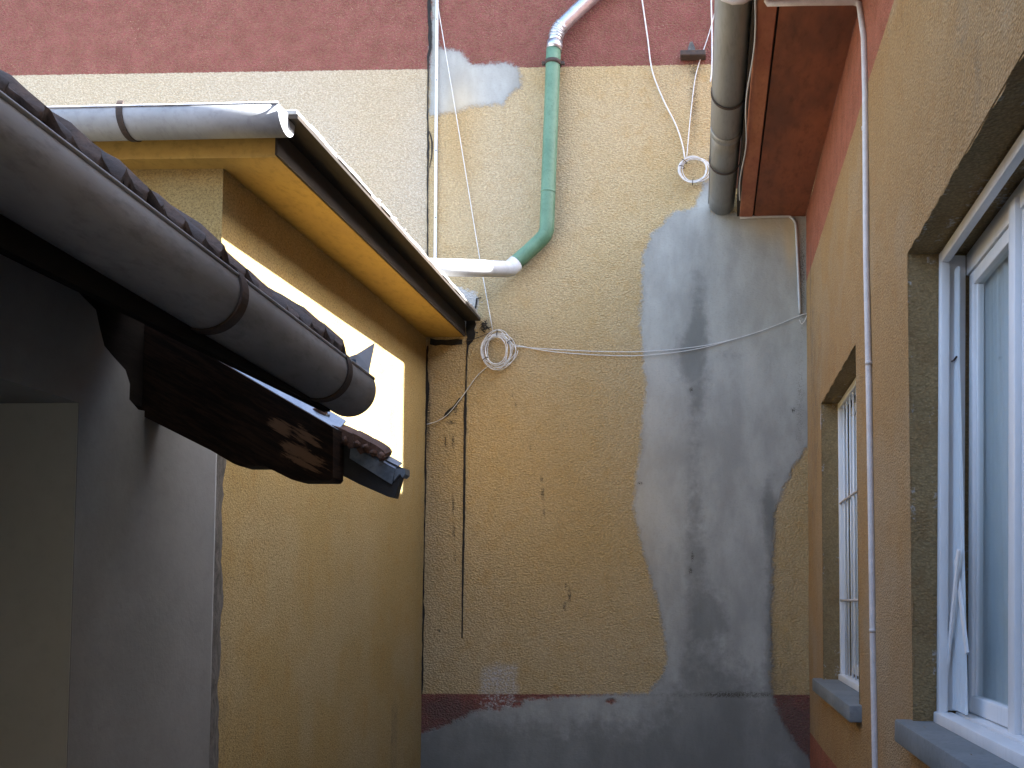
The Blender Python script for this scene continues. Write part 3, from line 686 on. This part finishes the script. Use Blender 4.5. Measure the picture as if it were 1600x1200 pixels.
# carved rafter at the gable
RY = 3.06
rp = [(120, 441), (345, 566), (520, 668), (520, 746), (516, 751), (464, 751), (455, 749), (413, 728), (374, 728), (364, 724), (330, 704), (205, 641), (140, 606)]
k = MB().prism([onY(x, y, RY) for x, y in rp][::-1], (0, .09, 0)); lw = np.array((XW, 1.5, 0))
M['wood_worn'] = wood('worn_dark_wood', [(tuple(onY(474, 713, RY)-lw), .17), (tuple(onY(478, 682, RY)-lw), .13), (tuple(onY(440, 668, RY)-lw), .11)])
ro = k.build('rafter', M['wood_worn'], low, label='carved end rafter worn to bare brown wood at its tail')
# sheet flashing leaning on the rafter, mortar crumbs and a strip of tiles on it, black board under its end
def slope_strip(name, px, y0, y1, up, mat, th=.004, label=None):
    a = [onY(x, y, y0) for x, y in px]; v = []
    b = [p+np.array((0, y1-y0, up)) for p in a]
    poly_v = a+b[::-1]; n = len(poly_v)
    return MB().prism(poly_v, (0, 0, -th)).build(name, mat, low, label=label)
slope_strip('flashing', [(300, 540), (350, 567), (520, 667), (528, 672)], 3.13, 3.20, .045, M['flash'], label='blue grey sheet flashing above the carved rafter')
for i in range(9):
    t = random.uniform(0, 1); x = 395+110*t; y = 594+64*t; p = onY(x, y, 3.15); r = random.uniform(.008, .02)
    bm = bmesh.new(); bmesh.ops.create_icosphere(bm, subdivisions=1, radius=r)
    MB().add([Vector(p)+Vector((0, .02, .02))+Vector((v.co.x*1.5, v.co.y, v.co.z))*random.uniform(.7, 1.2) for v in bm.verts], [tuple(v.index for v in f.verts) for f in bm.faces]).build('mortar_lump', M['roofsheet'] if i % 2 else M['tilebrown'], low); bm.free()
bp = [(505, 668), (632, 733), (627, 742), (617, 778), (606, 776), (560, 756), (505, 727)]
MB().prism([onY(x, y, 3.16) for x, y in bp][::-1], (0, .035, 0)).build('verge_board', M['blackboard'], low)
cp = [(548, 700), (612, 752), (612, 757), (548, 706)]
MB().prism([onY(x, y, 3.145) for x, y in [(548, 695), (617, 733), (612, 757), (546, 716)]][::-1], (0, .006, 0)).build('flashing', M['flash'], low)
slope_strip('flashing', [(548, 694), (617, 732)], 3.145, 3.22, .03, M['flash'])
MB().prism([onY(x, y, 3.15) for x, y in [(617, 732), (633, 732), (633, 741), (628, 746), (625, 740), (615, 752)]][::-1], (0, .05, 0)).build('flashing_lip', M['flash'], low)
tp = [[(518, 664), (534, 670), (551, 678), (553, 700), (546, 701), (540, 693), (530, 693), (524, 686)], [(550, 676), (564, 683), (577, 691), (577, 709), (571, 707), (563, 710), (557, 702)], [(575, 689), (588, 696), (598, 703), (602, 709), (600, 716), (594, 718), (588, 713), (581, 715)]]
for i, q in enumerate(tp):
    k = MB().prism([onY(x, y, 3.135+.004*i) for x, y in q][::-1], (0, .07, .02))
    for j in range(2):
        x = q[0][0]+8+j*13; c_ = Vector(onY(x, q[0][1]+20+j*6, 3.13)); bm = bmesh.new(); bmesh.ops.create_icosphere(bm, subdivisions=2, radius=.0105)
        sc_ = Vector((random.uniform(.8, 1.3), 1.5, random.uniform(.9, 1.5)))
        k.add([c_+Vector((0, 0, random.uniform(.002, .006)))+Vector((v.co.x*sc_.x, v.co.y*sc_.y, v.co.z*sc_.z))*(1+.35*mnoise.noise(v.co*90+c_*40)) for v in bm.verts], [tuple(v.index for v in f.verts) for f in bm.faces]); bm.free()
    k.build('roof_tile', M['tilebrown'], low)

# near gutter
gL = thing('rain_gutter', 'dull grey half round gutter with strap brackets below the clay tiles, nearest on the left', 'gutter', (-1.156, 2, 2.3), 'rain gutters')
rL = .086
ax = lambda y: Vector((-1.156, y, 2.276+(3.04-y)*.034))
MB().arc(ax(3.04), ax(-3), rL, .003, 27, -200, 34, 30).build('trough', M['zinc_old'], gL, True)
MB().tube([ax(y)+Vector((rL*math.cos(R(27)), 0, rL*math.sin(R(27)))) for y in (3.04, 2, 1, 0, -3)], .006, 8).build('rim_bead', M['zinc_old'], gL, True)
MB().prism([ax(3.03)+Vector((math.cos(R(q))*rL*.985, 0, math.sin(R(q))*rL*.985)) for q in range(27, -201, -12)][::-1], (0, .004, 0)).build('end_cap', M['zinc_old'], gL)
for (qx, qy) in ((300, 470), (488, 590)):
    yb = -1.156*F/(qx-VX)
    MB().arc(ax(yb-.016), ax(yb+.016), rL+.006, .005, 34, -195, 28, 2).build('bracket', M['iron'], gL)
# upturned stop-end flap
fl = [onY(585, 536, 3.045), onY(577, 575, 3.045), onY(574, 606, 3.045), onY(553, 588, 3.03), onY(530, 572, 2.99), onY(531, 562, 2.99), onY(558, 553, 3.02)]
MB().prism([tuple(p) for p in fl], (.0, .004, 0)).build('stop_end', M['greypvc'], gL)
MB().prism([tuple(onY(x, y, 2.97)) for x, y in [(515, 556), (556, 562), (552, 592), (528, 580)]], (0, .004, 0)).build('gutter_apron', M['flash'], gL)

# ------------------------------------------------------------------ drainpipe on the end wall
dp = thing('drainpipe', 'drainpipe on the cream wall, green below and bare metal above, turning onto the annex roof', 'drainpipe', (-1.3, 7.65, 5))
Yp = D-.10
pt = lambda x, y, Y=Yp: Vector(onY(x, y, Y))
r = .060
gp = [pt(865, 78), pt(864, 100), pt(862, 160), pt(858, 260), pt(855, 345), pt(854.5, 358), pt(851, 368), pt(845, 375), pt(828, 391), pt(812, 405), pt(799, 417, Yp-.02)]
MB().tube(gp, r, 24).build('pipe', M['green'], dp, True, label='green painted pipe section')
# make the elbow collar
MB().tube([pt(856.5, 299), pt(856.4, 302)], r+.002, 24).build('collar', M['green'], dp, True)
e0 = pt(806, 411, Yp-.015); e1 = pt(797, 419.5, Yp-.04); 
hz = [e0, e1, pt(790, 420.5, Yp-.07), pt(745, 419, 7.19), pt(700, 418, 7.0), pt(655, 417, 6.82)]
MB().tube(hz, r+.004, 24).build('pipe', M['greypvc'], dp, True, label='pale grey end section lying over the roof, half in sun')
mt = [pt(868, 70), pt(868, 60), pt(872, 48), pt(882, 36), pt(905, 14), pt(935, -14), pt(1000, -74), pt(1020, -96), pt(1026, -120), pt(1026, -345)]
MB().tube(mt, r-.004, 24).build('pipe', M['steel'], dp, True, label='bare metal top section')
for i in range(9):
    q = smooth_path(mt[1:4], 8); j = 1+i*1.6; c = Vector(q[int(j)]); d = (Vector(q[int(j)+1])-c).normalized()
    MB().tube([c-d*.004, c+d*.004], r+.002, 24).build('elbow_rib', M['steel'], dp, True)
MB().tube([pt(867, 66), pt(866, 78)], r+.004, 24).build('collar', M['steel'], dp, True)
c = pt(864.5, 99); MB().tube([c+Vector((0, 0, -.016)), c+Vector((0, 0, .016))], r+.007, 24).build('clamp', M['iron'], dp, True)
for sx in (-1, 1): MB().bbox(c.x+sx*.075-.02, c.x+sx*.075+.02, c.y-.012, c.y+.012, c.z-.014, c.z+.014, .004, 1).build('clamp_bolt', M['iron'], dp)
MB().tube([c, c+Vector((0, .098, 0))], .008, 8).build('clamp_pin', M['iron'], dp, True)

# ------------------------------------------------------------------ cables and small fittings
def cable(name, label, pts, r, mat, cat='cable', group=None, n=8, seg=8):
    P = smooth_path(pts, n) if n else [np.asarray(p) for p in pts]
    loc = Vector(P[-1]); t = thing(name, label, cat, loc, group)
    MB().tube(P, r, seg).build('cable_run', mat, t, True); return t
Yd = D-.012
t = thing('cable_duct', 'straight pale cable duct fixed vertically beside the dark crack on the cream wall', 'cable duct', onY(681, 400, Yd))
pa = onY(686, -345, Yd); pb = onY(680.5, 410, Yd)
MB().prism([pa+np.array((-.011, 0, 0)), pa+np.array((.011, 0, 0)), pb+np.array((.011, 0, 0)), pb+np.array((-.011, 0, 0))], (0, -.016, 0)).build('trunking', M['ductg'], t)
for y in (30, 125, 235, 340):
    p = onY(682.5+(30-y)*.006, y, Yd-.016); MB().tube([p, p+np.array((0, -.003, 0))], .005, 8).build('screw', M['iron'], t)
# white conduit on the right house, turning across the eaves and round the gutter
Xc = XR-.014
pc = [onX(1350, 60, Xc), onX(1352, 150, Xc), onX(1353.5, 400, Xc), onX(1358, 620, Xc), onX(1361, 800, Xc), onX(1364, 1000, Xc), onX(1368, 1210, Xc), onX(1371, 1330, Xc)]
t = thing('cable_conduit', 'long white cable conduit running down the tan wall between the two windows', 'conduit', pc[-1])
top = pc[0]; yy = min(np.arange(4.6, 5.2, .005), key=lambda q: abs(proj((.5, q, ZS-.016))[1]-4))
run = [Vector(p) for p in pc[::-1]]+[Vector((Xc, yy, ZS-.03)), Vector((Xc-.03, yy, ZS-.018)), Vector((.5, yy, ZS-.016)), Vector((.32, yy, ZS-.018))]
cg = at(yy)
run += [cg+Vector((math.cos(R(q))*(rG+.02), 0, math.sin(R(q))*(rG+.02))) for q in (-25, -50, -75, -100, -125, -150, -175)]+[cg+Vector((-rG-.02, 0, .1))]
MB().tube(run, .016, 12).build('conduit_pipe', M['cablep'], t, True)
for (x, y) in ((1357.5, 567), (1364, 985), (1352, 200)):
    p = Vector(onX(x, y, Xc)); MB().tube([p-Vector((0, 0, .008)), p+Vector((0, 0, .008))], .0185, 12).build('clip', M['cablep'], t, True)
# grey conduit under the red eave, bending down the corner
pc = [onY(1156, 340, D-.015), onY(1225, 338, D-.015), onY(1236, 340, D-.015), onY(1242, 347, D-.015), onY(1244, 360, D-.015), onY(1247, 420, D-.015), onY(1250, 490, D-.015)]
t = cable('conduit', 'thin grey conduit under the red eaves bending down beside the corner', pc, .011, M['greypvc'], 'conduit', None, 5, 10)
# wires
bw = lambda x, y, o=.02: onY(x, y, D-o)
cable('wire', 'thin straight wire slanting from the cable duct down to the coil', [bw(681, -345), bw(682, -100), bw(683, 0), bw(686, 20), bw(717, 205), bw(748, 395), bw(756, 440), bw(770, 517)], .0035, M['cablew'], 'wire', None, 4)
cable('wire', 'white cable hanging loosely across the red band to the upper coil', [bw(985, -345), bw(994, -120), bw(1000, -25), bw(1004, 5), bw(1012, 60), bw(1019, 110), bw(1036, 155), bw(1056, 195), bw(1066, 225), bw(1070, 248)], .006, M['cablew'], 'wire')
cable('wire', 'thin wire slanting from behind the gutter past the iron bracket to the upper coil', [bw(1180, -345), bw(1145, -130), bw(1124, -15), bw(1110, 45), bw(1092, 100), bw(1085, 130), bw(1078, 190), bw(1073, 246)], .004, M['cablew'], 'wire')
cable('wire', 'pale upright wire close along the left side of the dull zinc gutter', [bw(1109, -345, .04), bw(1110, -150, .04), bw(1111, -20, .04), bw(1112.5, 60, .04), bw(1112, 110, .04), bw(1110, 128, .04)], .006, M['ductg'], 'wire', None, 4)
cable('wire', 'pair strand of white wire sagging from the lower coil to the right corner, upper strand', [bw(802, 541), bw(850, 545), bw(930, 549), bw(1010, 549), bw(1100, 540), bw(1180, 520), bw(1257, 490)], .0032, M['cablew'], 'wire')
cable('wire', 'lower strand of the two white wires sagging from the lower coil to the corner', [bw(800, 538), bw(860, 549), bw(940, 555), bw(1010, 555), bw(1090, 545), bw(1160, 526), bw(1200, 513), bw(1256, 491), bw(1259, 497, .025), bw(1253, 506, .03), bw(1249, 500, .02)], .0032, M['cablew'], 'wire')
cable('wire', 'short stray wire curving from the annex corner up to the lower coil', [bw(667, 663), bw(683, 658), bw(700, 647), bw(722, 620), bw(745, 588), bw(765, 570)], .0035, M['cablew'], 'wire')
cable('wire', 'dark thin wire from the annex eave end to the lower coil', [bw(728, 533), bw(740, 530), bw(758, 523), bw(768, 518)], .003, M['iron'], 'wire')
# wire running along the red eave edge beside the gutter
cable('wire', 'thin kinked wire running along the edge of the red eave board', [(.262, y, ZS-.012-.01*math.sin(y*9)) if False else (.256+.012*math.sin(y*5.1), y, ZS-.02-.012*math.sin(y*3.3+1)) for y in np.arange(4.6, 7.45, .12)], .005, M['greypvc'], 'wire', None, 3)
def coil(name, label, cx, cy, rx, ry, loops, spread, rr, ties, droop):
    c = onY(cx, cy, D-.03); t = thing(name, label, 'cable coil', c, 'cable coils'); pts = []; tab = rng.uniform(-1, 1, (loops+2, 4))
    sx = rx/194.; sz = ry/194.; N = loops*40
    for i in range(N+1):
        a = 2*math.pi*i/40; l = i//40; f = (i % 40)/40
        v0 = tab[l]; v1 = tab[l+1]
        v = [p+(q-p)*f for p, q in zip(v0, v1)]
        pinch = .5-.5*math.sin(a)
        px_ = c[0]+sx*(1+spread*.5*v[0])*math.cos(a)+spread*sx*.25*v[1]; pz = c[2]+sz*(1+spread*.4*v[2])*math.sin(a)-droop*sz*(v[3]*.5+.5)*pinch*.7
        pts.append((px_, c[1]-.02+.016*v[1], pz))
    MB().tube(pts, rr, 7).build('cable_loops', M['cablew'], t, True)
    for a in ties:
        p = Vector((c[0]+sx*math.cos(a), c[1]-.02, c[2]+sz*math.sin(a))); d = Vector((math.cos(a), 0, math.sin(a)))
        u = Vector((0, 1, 0)); MB().tube([p+(d*math.cos(q)+u*math.sin(q))*.024 for q in np.linspace(0, 2*math.pi, 13)], .003, 6, False).build('tie', M['iron'], t, True)
    return t
coil('cable_coil', 'large coil of white cable hanging at the annex eave end', 778, 548, 22, 27, 12, .75, .0030, (1.6, .5, -2.6), .10)
coil('cable_coil', 'smaller coil of white cable beside the dull zinc gutter', 1085, 267, 21, 20, 8, .6, .0032, (2.4, 2.9, -1.7), .06)
# iron bracket
c = onY(1083, 91, D-.0)
t = thing('wall_bracket', 'small black iron bracket on the edge of the red band', 'bracket', c)
MB().bbox(c[0]-.105, c[0]+.105, D-.09, D-.005, c[2]-.024, c[2]+.022, .006, 1).build('plate', M['iron'], t)
MB().prism([onY(x, y, D-.012) for x, y in [(1076, 88), (1075, 76), (1078, 67), (1082, 66), (1086, 76), (1087, 88)]], (0, -.012, 0)).build('lug', M['mortar'], t)
# tuft of dry twigs above the coil
c = onY(757, 510, D-.02); t = thing('twig_tuft', 'dark tuft of dry twigs stuck in the wall above the large cable coil', 'twigs', c)
k = MB()
for i in range(26):
    a = random.uniform(0, 6.28); L = random.uniform(.02, .055); p = Vector(c)+Vector((random.gauss(0, .02), random.uniform(-.03, 0), random.gauss(-.005, .022)))
    q = p+Vector((math.cos(a), random.uniform(-.4, .2), math.sin(a)))*L*.5; e = q+Vector((math.cos(a+random.uniform(-1, 1)), 0, math.sin(a+random.uniform(-1, 1))))*L*.5
    k.tube([p, q, e], [.006, .005, .002], 5)
k.build('twigs', M['twig'], t)

# ------------------------------------------------------------------ unseen house added behind the viewer to cut low sky light
rear = thing('added_rear_house', 'unseen plain grey house added behind the viewer to shut out low sky light', 'house', (0, -9.5, 0))
MB().box(-7.5, 5.2, -13, -9.4, 0, 6.0).build('wall', M['farwall'], rear)
MB().prism([(-7.8, -9.1, 6.0), (5.5, -9.1, 6.0), (5.5, -11.2, 7.4), (-7.8, -11.2, 7.4)], (0, 0, .12)).build('roof', M['rooftile'], rear)
